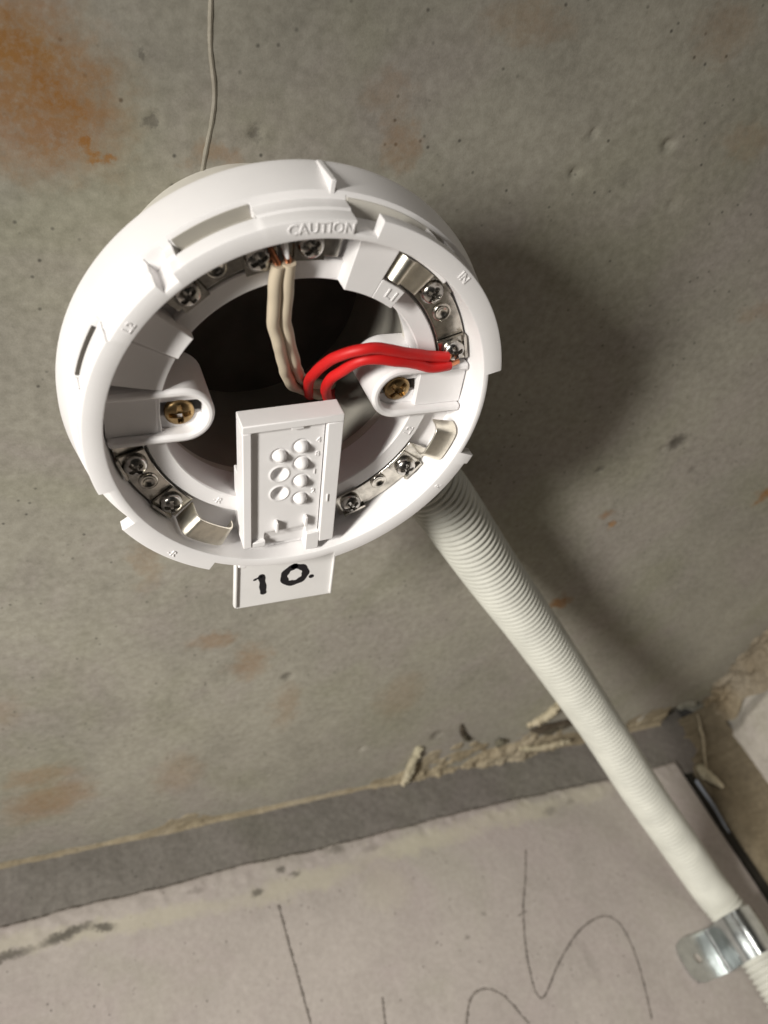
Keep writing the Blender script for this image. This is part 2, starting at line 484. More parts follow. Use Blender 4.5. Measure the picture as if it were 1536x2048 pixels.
def pencil(pts, r):
    out = []
    for p in spline([(s, z, 0) for s, z in pts], 24):
        n = float(wall_h(np.array(p.x), np.array(p.y)))
        out.append((p.x + 0.18 * mnoise.noise(Vector((p.y * 0.5, 1, 0))), p.y, n - r * (0.42 + 0.14 * mnoise.noise(Vector((p.x * 0.35, p.y * 0.35, 4))))))
    rr = [1.2 * r * (0.85 + 0.25 * math.sin(i * 0.9) * math.sin(i * 0.37)) for i in range(len(out))]
    mb = MB().tube(out, rr, 6)
    wall_link('pencil_line', mb.mesh('pencil_line', M['pencil']), wl)
pencil([(12.9, -8.5), (12.9, 9.5), (13.1, 22.9), (13.2, 35.8), (13.5, 55.0)], 0.78)
pencil([(166.5, -1.8), (157.0, 14.4), (148.0, 28.2), (139.2, 46.4), (135.1, 59.7), (133.4, 69.9), (137.9, 71.7), (155.5, 58.9), (176.0, 48.2), (194.1, 45.4), (202.2, 52.4), (201.7, 69.0), (196.6, 86.0), (191.2, 99.5)], 0.69)
pencil([(87.1, 75.0), (96.3, 62.1), (106.3, 59.7), (115.4, 66.4), (122.2, 81.1)], 0.75)
pencil([(51.8, 48.1), (50.4, 53.3), (48.9, 59.9)], 0.69)
pencil([(148.9, 30.5), (142.8, 31.6)], 0.5)

# joint filler strip between soffit and wall
def strip_fn(u, v):
    return u, v, -2.4 + 0.35 * vnoise(u, v, 51, 18) + 0.2 * vnoise(u, v, 52, 5) + 0.1 * vnoise(u, v, 53, 1.8)
st = wall_link('joint_strip', grid_mesh('joint_strip', axis(-700, -130, 345, 346, 1.4, 20), np.arange(-78, -22, 1.2), strip_fn, M['strip']))
st['kind'] = 'structure'

# recess behind the wall panel's end, mortar fillet and film in the corner joint
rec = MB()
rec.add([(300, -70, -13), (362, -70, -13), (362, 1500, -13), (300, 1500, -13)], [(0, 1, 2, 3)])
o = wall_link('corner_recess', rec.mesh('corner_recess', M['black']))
o['kind'] = 'structure'
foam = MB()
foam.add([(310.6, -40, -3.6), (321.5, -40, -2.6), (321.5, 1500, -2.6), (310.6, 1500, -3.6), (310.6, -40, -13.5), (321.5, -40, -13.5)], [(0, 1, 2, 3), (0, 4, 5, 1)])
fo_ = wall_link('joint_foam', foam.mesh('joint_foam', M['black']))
tag(fo_, 'black filler deep in the corner joint beside the wall panel', 'joint filler')
fil = MB()
rows = []
NF = 190
for i in range(NF):
    z = -63 + i * 1.2 + (0 if i < 150 else (i - 150) * 18)
    nn = lambda f, k: mnoise.noise(Vector((i * f, k, 0)))
    ps = [(320.5 + 1.2 * nn(.15, 3), -12.8), (321.5 + 1.8 * nn(.18, 5), -6 + 1.5 * nn(.3, 8)), (324.5 + 1.4 * nn(.2, 4), -1.5 + 1.2 * nn(.25, 1)), (329, 0.8 + 1.2 * nn(.4, 9)),
          (334, 1.5 + 1.0 * nn(.33, 11)), (339, 2.2 + 1.2 * nn(.5, 2)), (345, 3.5 + 1.2 * nn(.35, 6)), (351, 6 + 1.4 * nn(.28, 7)), (356 + nn(.4, 10), 11 + 2 * nn(.3, 12)), (360, 17)]
    sink = 11 * max(0.0, min(1.0, (-24 - z) / 14)) * (0.8 + 0.4 * nn(.3, 15))
    rows.append([(a_, z, n_ - sink * max(0, 1 - (a_ - 320) / 38)) for a_, n_ in ps])
m_ = len(rows[0])
fil.add([p for r in rows for p in r], [(i * m_ + k, i * m_ + k + 1, i * m_ + k + 1 + m_, i * m_ + k + m_) for i in range(NF - 1) for k in range(m_ - 1)])
fo = wall_link('mortar_fillet', fil.mesh('mortar_fillet', M['mortar'], smooth=True, sharp=80))
tag(fo, 'brown mortar fillet running down the corner beside the dark joint', 'mortar')
fl = MB()
pts = spline([(320.2, -17, -1.6), (319.6, -8, -0.9), (319.8, 2, -0.8), (319.2, 12, -1.3), (318.9, 22, -2.6)], 6)
fl.add([p for q in pts for p in ((q.x - .55, q.y, q.z - .9), (q.x + .6, q.y, q.z + .2), (q.x + .6, q.y, q.z - .4), (q.x - .55, q.y, q.z - 1.5))],
       [(4 * i + k, 4 * i + (k + 1) % 4, 4 * i + 4 + (k + 1) % 4, 4 * i + 4 + k) for i in range(len(pts) - 1) for k in range(4)])
fm = wall_link('sealant_film', fl.mesh('sealant_film', M['film']))
tag(fm, 'thin blue grey strip of film along the dark corner joint', 'film strip')

# right-hand wall
def rwall_fn(u, v):   # u: distance out from the back wall, v: down
    n = 0.35 * vnoise(u, v, 61, 30) + 0.12 * vnoise(u, v, 62, 8) + 0.05 * vnoise(u, v, 63, 2.5)
    top = np.clip((-36 + 2.5 * vnoise(u, u * 0, 65, 12) - v) / 8, 0, 1)
    X = WO.x + TW.x * (RW - n + 6 * top) + NW.x * u
    Y = WO.y + TW.y * (RW - n + 6 * top) + NW.y * u
    return X, Y, v
rw = link('side_wall', grid_mesh('side_wall', axis(0, 5, 130, 900, 1.2, 25), axis(-66, -65, 110, 1500, 1.2, 30), rwall_fn, M['rwall']), None, (0, 0, 0))
rw['kind'] = 'structure'

# ------------------------------------------------------------------ broken mortar along the soffit edge and in the corner
def lump(mb, c, r, seed, sx=1, sy=1, sz=1, sub=2, amp=0.35):
    bm = bmesh.new()
    bmesh.ops.create_icosphere(bm, subdivisions=sub, radius=1.0)
    vs = []
    for v in bm.verts:
        k = 1 + amp * mnoise.noise(v.co * 1.6 + Vector((seed, seed * 0.7, 0))) + amp * 0.5 * mnoise.noise(v.co * 4.1 + Vector((seed, 0, seed)))
        vs.append((c[0] + v.co.x * r * k * sx, c[1] + v.co.y * r * k * sy, c[2] + v.co.z * r * k * sz))
    mb.add(vs, [[x.index for x in f.verts] for f in bm.faces])
    bm.free()
rc = random.Random(21)
M['crust'] = concrete('tan_mortar_crust', (0.34, 0.285, 0.195), (0.26, 0.215, 0.145), (0.11, 0.086, 0.055), (), (), (), 0.6, (0.38, 0.33, 0.25), (0.2, 0.165, 0.105))
# ragged mortar left on the soffit along the wall: a rough skin hanging below the concrete
def crust_fn(u, v):
    w = 1.0 + 30 * np.exp(-np.abs((u - 168) / 58) ** 3) + 7 * np.exp(-((u + 26) / 13) ** 2) + 9 * np.exp(-((u - 300) / 40) ** 2)
    w = w * (1 + 0.45 * vnoise(u, v * 0, 81, 17) + 0.3 * vnoise(u, v, 82, 5))
    hgt = 0.4 + 3.4 * np.exp(-np.abs((u - 168) / 62) ** 3) + 0.7 * np.exp(-((u + 26) / 14) ** 2)
    q = np.clip(1.15 - np.clip(v, 0, None) / np.maximum(w, 0.8), -0.6, 1) ** 1.0
    rough = 0.5 + 0.75 * vnoise(u, v * 1.4, 83, 13) + 0.5 * vnoise(u, v, 86, 6) + 0.22 * vnoise(u, v, 84, 3.1) + 0.2 * vnoise(u, v, 85, 1.4)
    h = hgt * q * rough - 0.55 * (q < 0.08)
    X = TW.x * u + NW.x * v
    Y = WB + TW.y * u + NW.y * v
    base = soffit_h(X, Y)
    return X, Y, SOFFIT + np.where(q > 0, base + h, base - 0.8) + np.where(v < 0, -v * 0.6, 0)
cr = link('mortar_crust', grid_mesh('mortar_crust', np.arange(-128, 322, 0.7), np.arange(-4.5, 40, 0.7), crust_fn, M['crust']), sof)
# broken concrete edge where the soffit meets the right-hand wall
def broken_fn(u, p):     # u along the right wall, p 0..1 from the soffit round to the wall face
    reach = (6 + 13 * np.exp(-((u - 62) / 42) ** 2)) * (1 + 0.4 * vnoise(u, p, 91, 18))
    drop = (9 + 16 * np.exp(-((u - 58) / 40) ** 2)) * (1 + 0.35 * vnoise(u, p, 92, 22))
    a = p * PI / 2
    a_s = reach * (1 - np.sin(a)) ** 1.15          # distance from the right wall
    a_z = drop * (1 - np.cos(a)) ** 1.15           # below the soffit
    g = np.sin(np.clip(p, 0, 1) * PI)
    d = g * (3.2 * vnoise(u, p * 40, 93, 11) + 2.4 * vnoise(u, p * 40, 94, 4.5) + 1.2 * vnoise(u, p * 40, 95, 1.9) + 0.4 * vnoise(u, p * 40, 96, 0.9)) + 1.5 * g - 0.8
    s_ = RW + 0.5 - a_s - d * 0.7
    z_ = SOFFIT - 0.4 + a_z + d * 0.7
    X = WO.x + TW.x * s_ + NW.x * u
    Y = WO.y + TW.y * s_ + NW.y * u
    return X, Y, z_
be = link('broken_edge', grid_mesh('broken_edge', np.arange(14, 190, 0.7), np.linspace(0, 1, 56), broken_fn, M['aggregate']), sof)
def wl_pt(p):   # soffit-frame xyz -> wall-frame (along, down, out)
    d = Vector(p) - WO
    return (d.dot(TW), p[2], d.dot(NW))
def strand(pts, r, mat, name, label, cat, flat=1.0):
    P = spline([wl_pt(p) for p in pts], 8)
    rr = [r * (0.55 + 0.55 * math.sin(PI * (i + 1) / (len(P) + 1)) + 0.2 * mnoise.noise(Vector((i * 0.4, r * 9, 0)))) for i in range(len(P))]
    mb = MB().tube(P, rr, 9)
    mb.v = [tuple(Vector(q) + Vector((mnoise.noise(Vector(q) * 0.7), mnoise.noise(Vector(q) * 0.7 + Vector((9, 0, 0))), mnoise.noise(Vector(q) * 0.7 + Vector((0, 9, 0))))) * r * 0.8) for q in mb.v]
    o = wall_link(name, mb.mesh(name, M[mat], sharp=50))
    tag(o, label, cat)
    return o
Z = SOFFIT
M['dark'] = concrete('painted_crevice_shade', (0.085, 0.066, 0.045), (0.06, 0.047, 0.033), (0.03, 0.024, 0.018), (), (), (), 0.5, (0.06, 0.045, 0.03))  # dark brown standing in for shadow in the crust's crevices
strand([(106.6, -338.1, Z + 4.2), (107.7, -328.1, Z + 3.4), (109.9, -311.4, Z + 1.8), (112.2, -302, Z + 0.4)], 2.3, 'pale_mortar', 'mortar_flake', 'long pale mortar flake hanging at the soffit edge left of the conduit', 'mortar')
strand([(137.2, -289, Z + .1), (138.8, -296.8, Z + .8), (143.4, -305.8, Z + 1.6), (147.3, -309.4, Z + 1)], 1.3, 'dark', 'crevice_shade_strand', 'small dark strand painting crevice shade into the mortar crust left of the conduit', 'mortar')  # shade of a crevice, built as a dark strand
strand([(189.3, -312.6, Z + .4), (197.3, -305.8, Z + 2.2), (202.8, -298, Z + 2.2), (206.3, -292.2, Z + .6)], 2.6, 'pale_mortar', 'mortar_chunk', 'tan mortar chunk beside the conduit at the soffit edge', 'mortar')
def crevice(name, pts, mat, label):  # dark lumps put in for the shaded crevices of the crust
    mb = MB()
    for k, (x, y, z, r, sx, sy, sz) in enumerate(pts):
        lump(mb, wl_pt((x, y, z)), r, k * 5.7 + x, sx, sz, sy, 3, 0.5)
    tag(wall_link(name, mb.mesh(name, M[mat], sharp=70)), label, 'mortar')
crevice('crevice_shade', [(206, -321, Z + 1.5, 4.5, 2.6, 1.0, .7), (219, -322, Z + 1.5, 3.5, 2.6, .9, .7)], 'dark', 'dark brown clod shade painted as a lump right beside the conduit under the tan chunk')
crevice('crevice_shade', [(171, -322, Z + 2.2, 3.0, 1.1, 1.0, .7)], 'dark', 'round dark clod shade painted as a lump in the mortar crust left of the conduit')
strand([(189.5, -337, Z + 3), (203.9, -340.3, Z + 4), (219.5, -342.5, Z + 4), (229.8, -344.9, Z + 3)], 1.9, 'pale_mortar', 'mortar_sliver', 'flat pale mortar sliver on the joint edge below the dark clod', 'mortar')
strand([tuple(W3(347, 10, -58)), tuple(W3(345.5, 9, -53)), tuple(W3(342, 8.5, -47)), tuple(W3(340.5, 8, -42)), tuple(W3(335, 6.5, -33)), tuple(W3(331, 5, -25)), tuple(W3(328, 3, -17))], 0.75, 'pale_mortar', 'mortar_thread', 'thin stringy mortar thread hanging in the dark corner', 'mortar')
pl_ = MB()
for i in range(6):
    lump(pl_, tuple(W3(326.0 + i * 1.1, 3.2 + i * .1, -19 + i * 2.2)), 4.3 - 0.4 * i, i * 7.3, 0.9, 0.7, 1.5, 2, 0.4)
po = link('mortar_dab', pl_.mesh('mortar_dab', M['pale_mortar'], (0, 0, 0), True, 60), None, (0, 0, 0))
tag(po, 'pale yellow dab of mortar below the thread in the corner', 'mortar')

# ------------------------------------------------------------------ conduit box behind the base
jb = thing('conduit_box', 'round off-white conduit box between the soffit and the detector base', 'conduit box', (0, 0, SOFFIT))
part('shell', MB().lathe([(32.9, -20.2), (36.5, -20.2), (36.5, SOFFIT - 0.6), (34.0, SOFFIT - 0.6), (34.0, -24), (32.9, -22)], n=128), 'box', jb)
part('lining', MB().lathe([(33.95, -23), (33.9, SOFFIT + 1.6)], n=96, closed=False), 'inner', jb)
part('floor', MB().lathe([(33.9, SOFFIT + 1.6), (0.01, SOFFIT + 1.5)], n=96, closed=False), 'dark_fill', jb)
sp = Vector((0.68, -0.733, 0.0)).normalized()
part('spout', MB().tube([Vector((0, 0, -44)) + sp * t for t in (34, 44, 50)], [14.4, 14.4, 14.0], 40), 'box', jb)

# ------------------------------------------------------------------ corrugated conduit
CP = [(38, -40, -44.5), (54, -57.5, -44), (69.5, -75.7, -42.7), (99.3, -117.6, -37.5), (132.4, -162.3, -29.5), (176.3, -223.5, -11.9), (208.7, -270.2, 10.9), (238.6, -310.5, 34.5), (259.0, -338.0, 52), (266.6, -345.6, 66), (267.9, -345.9, 80), (268.8, -346.1, 103), (270.5, -346.3, 190)]
path = spline(CP, 40)
L = [0.0]
for a, b in zip(path, path[1:]):
    L.append(L[-1] + (b - a).length)
PITCH, SEG = 3.1, 10
pts, rad = [], []
k = 0
nseg = int(L[-1] / PITCH * SEG)
for i in range(nseg):
    d = i * PITCH / SEG
    while k < len(L) - 2 and L[k + 1] < d:
        k += 1
    t = (d - L[k]) / max(1e-6, L[k + 1] - L[k])
    pts.append(path[k].lerp(path[k + 1], t))
    od = 12.6 + (11.2 - 12.6) * min(1, d / 230.0)
    ph = (i % SEG) / SEG
    rad.append(od - 1.35 * (0.5 - 0.5 * math.cos(2 * PI * ph)) ** 1.8)
solo('flexible_conduit', MB().tube(pts, rad, 40), 'conduit', 'pale grey corrugated flexible conduit running from the box down the wall', 'conduit', (69, -76, -43), sharp=80)

# ------------------------------------------------------------------ saddle clip (galvanised, one hole)
sd = thing('saddle_clip', 'shiny galvanised saddle clip holding the conduit against the wall', 'pipe clip', tuple(W3(268, 0, 80)))
# cross-section in (along, out): foot plate, up the side, over the pipe, down the far side, far foot
prof = [(243, .5), (251.5, .5), (255, 1.3), (256.3, 4), (256.4, 11), (257.8, 17), (261.8, 21.8), (267.5, 23.9), (273.5, 22.6), (278, 18.8), (279.8, 13), (280.1, 3.2), (282, 1), (288, .5)]
P2 = [Vector((a, b, 0)) for a, b in prof]
sec = []
for i in range(len(P2) - 1):
    for q in range(4):
        sec.append(P2[i].lerp(P2[i + 1], q / 4))
sec.append(P2[-1])
for _ in range(2):
    sec = [sec[0]] + [(sec[i - 1] + sec[i] * 2 + sec[i + 1]) / 4 for i in range(1, len(sec) - 1)] + [sec[-1]]
T = 1.1
Z0, Z1 = 69.5, 93.5
NZ = 9
vs, fs = [], []
for j in range(NZ):
    t = j / (NZ - 1)
    z = Z0 + (Z1 - Z0) * t
    # two pressed ribs make the strap bulge a little along its length
    bulge = 0.45 * math.sin(PI * t) ** 2
    for i, p in enumerate(sec):
        nn = ((sec[min(i + 1, len(sec) - 1)] - sec[max(i - 1, 0)]).normalized())
        nv = Vector((-nn.y, nn.x, 0))
        q = p + nv * bulge * (1 if p.y > 3 else 0)
        r = p + nv * (T + bulge * (1 if p.y > 3 else 0))
        vs += [tuple(W3(q.x, q.y, z)), tuple(W3(r.x, r.y, z))]
m = len(sec)
for j in range(NZ - 1):
    for i in range(m - 1):
        a, b = (j * m + i) * 2, ((j + 1) * m + i) * 2
        fs += [(a, a + 2, b + 2, b), (a + 1, b + 1, b + 3, a + 3)]
for j in (0, NZ - 1):
    for i in range(m - 1):
        a = (j * m + i) * 2
        fs.append((a, a + 1, a + 3, a + 2))
for j in range(NZ - 1):
    for i in (0, m - 1):
        a, b = (j * m + i) * 2, ((j + 1) * m + i) * 2
        fs.append((a, b, b + 1, a + 1))
part('strap', MB().add(vs, fs), 'zinc', sd, sharp=50)
# rounded foot with a real hole, built as a ring joined to a tongue
foot = MB()
fc, fr, hr = (239.0, 81.5), 12.0, 2.9
n = 48
ring_o, ring_i = [], []
for i in range(n):
    a = 2 * PI * i / n
    c, s = math.cos(a), math.sin(a)
    e = (abs(c) ** 3.2 + abs(s) ** 3.2) ** (-1 / 3.2)
    ring_o.append((fc[0] + fr * 0.92 * e * c * (1.0 if c < 0 else 0.75), fc[1] + fr * e * s))
    ring_i.append((fc[0] + hr * c, fc[1] + hr * s))
fv, ff = [], []
for (ax, az), (bx, bz) in zip(ring_o, ring_i):
    fv += [tuple(W3(ax, 0.45, az)), tuple(W3(ax, 1.65, az)), tuple(W3(bx, 1.65, bz)), tuple(W3(bx, 0.45, bz))]
for i in range(n):
    j = (i + 1) % n
    for q in range(4):
        ff.append((4 * i + q, 4 * j + q, 4 * j + (q + 1) % 4, 4 * i + (q + 1) % 4))
foot.add(fv, ff)
part('fixing_foot', foot, 'zinc', sd, sharp=40)
part('hole_lining', MB().add([tuple(W3(fc[0] + 2.85 * math.cos(a), 0.35, fc[1] + 2.85 * math.sin(a))) for a in [i * PI / 12 for i in range(24)]], [tuple(range(24))]), 'rwall', sd)

# ------------------------------------------------------------------ detector base
db = thing('detector_base', 'round white fire detector mounting base with open terminals fixed to the soffit', 'detector base', (0, 0, -20))

# ring: profile varies with angle.  (from, to, lug radius, lug height, inner radius of the undercut)
ARCS = [(-19.5, 11.5, 47.5, 3.0, 47.5), (11.5, 76.0, 51.0, 3.4, 47.6), (76.0, 82.5, 47.5, 3.0, 47.5), (82.5, 105.0, 50.1, 4.0, 50.6),
        (105.0, 124.5, 50.0, 4.6, 47.5), (124.5, 127.0, 49.9, 4.0, 50.5), (127.0, 131.5, 47.8, 3.0, 47.8), (131.5, 149.0, 50.1, 4.0, 50.6), (149.0, 166.0, 50.6, 7.75, 47.4),
        (166.0, 196.5, 50.6, 4.0, 50.9), (196.5, 211.0, 48.3, 3.0, 48.3), (211.0, 243.0, 51.6, 3.4, 47.8), (243.0, 284.0, 48.8, 3.0, 48.8), (284.0, 337.0, 50.7, 3.4, 47.8), (337.0, 340.5, 51.6, 3.4, 47.8)]
angs = []
for a0, a1, ra, z1, rb in ARCS:
    n = max(2, int((a1 - a0) / 1.2))
    for i in range(n + 1):
        a = a0 + 0.12 + (a1 - a0 - 0.24) * i / n
        angs.append((a, ra, z1, rb))
vs, fs = [], []
for a, ra, z1, rb in angs:
    c, s = math.cos(math.radians(a)), math.sin(math.radians(a))
    lug = rb < ra - 1.0
    prof = [(45.5, -12), (45.9, -0.5), (46.05, -0.15), (46.4, 0), (ra - 0.5, 0), (ra - 0.15, -0.12), (ra, -0.5), (ra + 0.1, -z1), (rb, -z1 - (0 if lug else 0.6)), (rb + 0.1, -8.2), (51.5, -8.6), (52.2, -9.0), (54.0, -17.5), (54.0, -19.6), (53.6, -20), (45.5, -20)]
    vs += [(r * c, r * s, z) for r, z in prof]
m = len(prof)
N = len(angs)
for i in range(N):
    j = (i + 1) % N
    for k in range(m):
        l = (k + 1) % m
        fs.append((i * m + k, j * m + k, j * m + l, i * m + l))
part('ring', MB().add(vs, fs), 'white', db, sharp=32)
# small radial notches and catches on the outside of the ring
for r0, r1, a0, a1, z0, z1 in [(50.2, 54.4, 85.2, 86.6, -19, -8.6), (47.3, 51.4, 51.5, 52.6, -8.7, -3.3), (47.3, 51.2, 58.6, 59.3, -8.7, -3.3), (48.3, 50.2, 252.0, 254.5, -4.5, -0.6)]:
    part('catch', MB().sector(r0, r1, a0, a1, z0, z1), 'white', db, bevel=0.25)

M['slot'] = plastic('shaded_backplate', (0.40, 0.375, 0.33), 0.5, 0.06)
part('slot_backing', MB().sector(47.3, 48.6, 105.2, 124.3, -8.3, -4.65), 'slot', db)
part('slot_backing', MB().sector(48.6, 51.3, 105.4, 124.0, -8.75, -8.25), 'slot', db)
part('slot_shade', MB().sector(50.55, 51.5, 151.5, 165, -8.68, -7.9), 'dark_fill', db)  # dark solid standing in for the shade inside the slot
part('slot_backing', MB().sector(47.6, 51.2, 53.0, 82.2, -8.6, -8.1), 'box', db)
# ledge and terminal channel, inner sleeve
part('terminal_ledge', MB().lathe([(32.7, -19.8), (32.6, -9.4), (32.9, -9.05), (37.0, -9.0), (37.3, -9.3), (37.4, -11.5), (45.7, -11.5), (45.7, -19.8)], n=144), 'white', db)

# raised covers over the spring contacts
cv = MB()
cv.sector(32.8, 45.8, 65.0, 77.5, -11.4, -4.6)
cv.sector(32.8, 37.6, 54.5, 65.0, -11.4, -4.603)
cv.sector(44.8, 45.8, 46.0, 65.0, -11.4, -4.603)
part('contact_cover', cv, 'white', db, bevel=0.2)
cv = MB()
cv.sector(32.9, 45.8, 139.5, 150, -11.4, -6.0)
cv.sector(32.9, 45.8, 151, 166.5, -11.4, -7.2)
part('contact_cover', cv, 'white', db, bevel=0.25)
part('divider', MB().sector(40.5, 45.8, 98.3, 99.2, -11.4, -3.6), 'white', db, bevel=0.15)
part('divider', MB().sector(38.0, 45.8, -74.6, -73.2, -11.4, -5.0), 'white', db, bevel=0.15)

# fixing channels
def channel(sx, cx, cy):
    mb = MB()
    outer, inner = [], []
    ends = 45.4
    for i in range(25):
        a = -PI / 2 + PI * i / 24
        outer.append((cx - sx * 7.5 * math.cos(a), cy + 7.5 * math.sin(a)))
        inner.append((cx - sx * 5.4 * math.cos(a), cy + 5.4 * math.sin(a)))
    ylo, yhi = cy - 7.5, cy + 7.5
    xo = lambda y: sx * math.sqrt(ends * ends - y * y)
    outer = [(xo(ylo), ylo)] + outer + [(xo(yhi), yhi)]
    inner = [(xo(cy - 5.4), cy - 5.4)] + inner + [(xo(cy + 5.4), cy + 5.4)]
    n = len(outer)
    vs, fs = [], []
    for (ax, ay), (bx, by) in zip(outer, inner):
        vs += [(ax, ay, -24), (ax, ay, -6.9), (bx, by, -6.9), (bx, by, -24)]
    for i in range(n - 1):
        for q in range(4):
            fs.append((4 * i + q, 4 * i + 4 + q, 4 * i + 4 + (q + 1) % 4, 4 * i + (q + 1) % 4))
    fs += [(0, 1, 2, 3), (4 * n - 4, 4 * n - 3, 4 * n - 2, 4 * n - 1)]
    o = part('fixing_channel', mb.add(vs, fs), 'white', db, bevel=0.75)
    fl = MB()
    def poly(pts, z):
        fl.prism(pts, z - 1.5, z)
    # floor of the channel with an elongated slot for the screw, ramp toward the ring
    up = [p for p in inner if p[1] >= cy + 1.9]
    lo = [p for p in inner if p[1] <= cy - 1.9]
    zf = -10.6
    poly(lo + [(inner[13][0] + sx * 0.1 if False else lo[-1][0], cy - 1.9), (lo[0][0], cy - 1.9)], zf)
    poly([(up[-1][0], cy + 1.9), (up[0][0], cy + 1.9)] + up, zf)
    midx = cx + sx * 8.5
    poly([(midx, cy - 1.9), (xo(cy), cy - 1.9), (xo(cy), cy + 1.9), (midx, cy + 1.9)], zf - 0.003)
    x0 = cx + sx * 5.6
    fl.prism([(x0, cy - 5.3), (xo(cy - 5.3), cy - 5.3), (xo(cy + 5.3), cy + 5.3), (x0, cy + 5.3)], -10.5, -8.6)
    part('channel_floor', fl, 'white', db, bevel=0.3)
channel(-1, -27.8, 0.3)
channel(1, 26.6, 0.6)

# cross-head screw
def screw_mesh(name, R, H, mat, wx, lx, dep):
    mb = MB()
    vs, fs = [(0, 0, H - dep)], []
    NR, NA = 16, 64
    for i in range(1, NR + 1):
        r = R * i / NR
        for k in range(NA):
            a = 2 * PI * k / NA
            x, y = r * math.cos(a), r * math.sin(a)
            z = H * math.sqrt(max(0, 1 - (r / R) ** 2.6) * 0.92 + 0.08)
            ins = (abs(x) < wx and abs(y) < lx) or (abs(y) < wx and abs(x) < lx)
            vs.append((x, y, z - (dep * (1 - 0.4 * r / lx) if ins else 0)))
    for k in range(NA):
        fs.append((0, 1 + k, 1 + (k + 1) % NA))
    for i in range(NR - 1):
        for k in range(NA):
            a, b = 1 + i * NA + k, 1 + i * NA + (k + 1) % NA
            fs.append((a, a + NA, b + NA, b))
    base = len(vs)
    vs += [(R * math.cos(2 * PI * k / NA), R * math.sin(2 * PI * k / NA), -0.8) for k in range(NA)]
    for k in range(NA):
        a, b = 1 + (NR - 1) * NA + k, 1 + (NR - 1) * NA + (k + 1) % NA
        fs.append((a, base + k, base + (k + 1) % NA, b))
    return mb.add(vs, fs).mesh(name, M[mat], sharp=38)
fix_me = screw_mesh('fixing_screw', 3.5, 1.5, 'brass', 0.62, 2.4, 1.5)
link('fixing_screw', fix_me, db, loc=(-28.0, -1.0, -10.9), rz=0.06)
link('fixing_screw', fix_me, db, loc=(27.3, -0.2, -10.9), rz=-0.75)
term_me = screw_mesh('terminal_screw', 2.9, 2.1, 'screw', 0.5, 1.9, 1.2)
wash = MB()
wash.box(-3.6, 3.6, -3.3, 3.3, -0.9, -0.15)
wash.box(-3.6, -2.9, -3.3, 3.3, -0.15, 0.75)
wash_me = wash.mesh('clamp_washer', M['nickel'])
riv = MB().lathe([(0.05, -0.1), (0.9, -0.1), (1.2, 0.25), (1.9, 0.5), (2.3, 0.3), (2.4, -0.4)], n=32, closed=False)
riv_me = riv.mesh('rivet', M['nickel'], sharp=60)
SCREWS = [(106.5, 40.2, 0.3), (90.3, 41.0, 0.8), (129.7, 40.6, 0.2), (43.6, 41.6, 0.5), (17.2, 41.2, 0.1), (-37.3, 41.2, 0.7), (-63.6, 40.4, 0.25), (-139.3, 41.3, 0.9), (-161.5, 41.4, 0.4)]
for a, r, tw in SCREWS:
    ar = math.radians(a)
    o = link('terminal_screw', term_me, db, loc=pol(r, a, -7.9), rz=ar + tw)
    link('clamp_washer', wash_me, o, loc=tuple(ANCH[o][i] + (0, 0, 0)[i] for i in range(3)), rz=-tw + PI)
for a, r in [(118.8, 41.2), (33.0, 41.2), (-49.5, 40.0), (-151.5, 41.4)]:
    link('rivet', riv_me, db, loc=pol(r, a, -8.9), rz=0)
# conductor plates under the screws
for a0, a1 in [(11, 47), (-69.5, -28), (-170, -132.5), (100, 136.5), (80, 97.6)]:
    part('terminal_plate', MB().sector(37.9, 45.0, a0, a1, -9.9, -9.1), 'nickel', db, bevel=0.15)
# folded spring contacts
def contact(prof, r0, r1):
    mb = MB()
    P = spline([(a, z, 0) for a, z in prof], 5)
    vs, fs = [], []
    for i, p in enumerate(P):
        q0, q1 = P[max(i - 1, 0)], P[min(i + 1, len(P) - 1)]
        tx, tz = math.radians(q1.x - q0.x) * 42, q1.y - q0.y
        l = math.hypot(tx, tz)
        na, nz = -tz / l, tx / l
        if nz < 0:
            na, nz = -na, -nz
        for (dr, k) in ((r0, 0), (r1, 0), (r1, 1), (r0, 1)):
            a = p.x + math.degrees(na * 0.55 * k / 42)
            vs.append(pol(dr, a, p.y + nz * 0.55 * k))
    for i in range(len(P) - 1):
        for q in range(4):
            fs.append((4 * i + q, 4 * i + 4 + q, 4 * i + 4 + (q + 1) % 4, 4 * i + (q + 1) % 4))
    fs += [(0, 1, 2, 3), (4 * len(P) - 4, 4 * len(P) - 3, 4 * len(P) - 2, 4 * len(P) - 1)]
    part('spring_contact', mb.add(vs, fs), 'spring', db, bevel=0.12, sharp=50)
contact([(63.6, -9), (62.9, -6.2), (61.6, -4.7), (59.8, -4.4), (58.6, -5.6), (57.5, -6.1), (52, -6.3), (49.5, -6.6), (48.6, -8.8)], 38.3, 44.4)
contact([(-131.5, -9), (-131, -5.2), (-130, -3.6), (-128, -3.2), (-119, -3.3), (-116.6, -3.6), (-115.4, -4.6), (-115.2, -6.4)], 38.6, 45.0)
contact([(-27.8, -9), (-27.2, -5), (-26, -3.6), (-24, -3.3), (-16.5, -3.5), (-14.6, -4.0), (-13.8, -5.2), (-13.6, -7)], 38.6, 45.0)

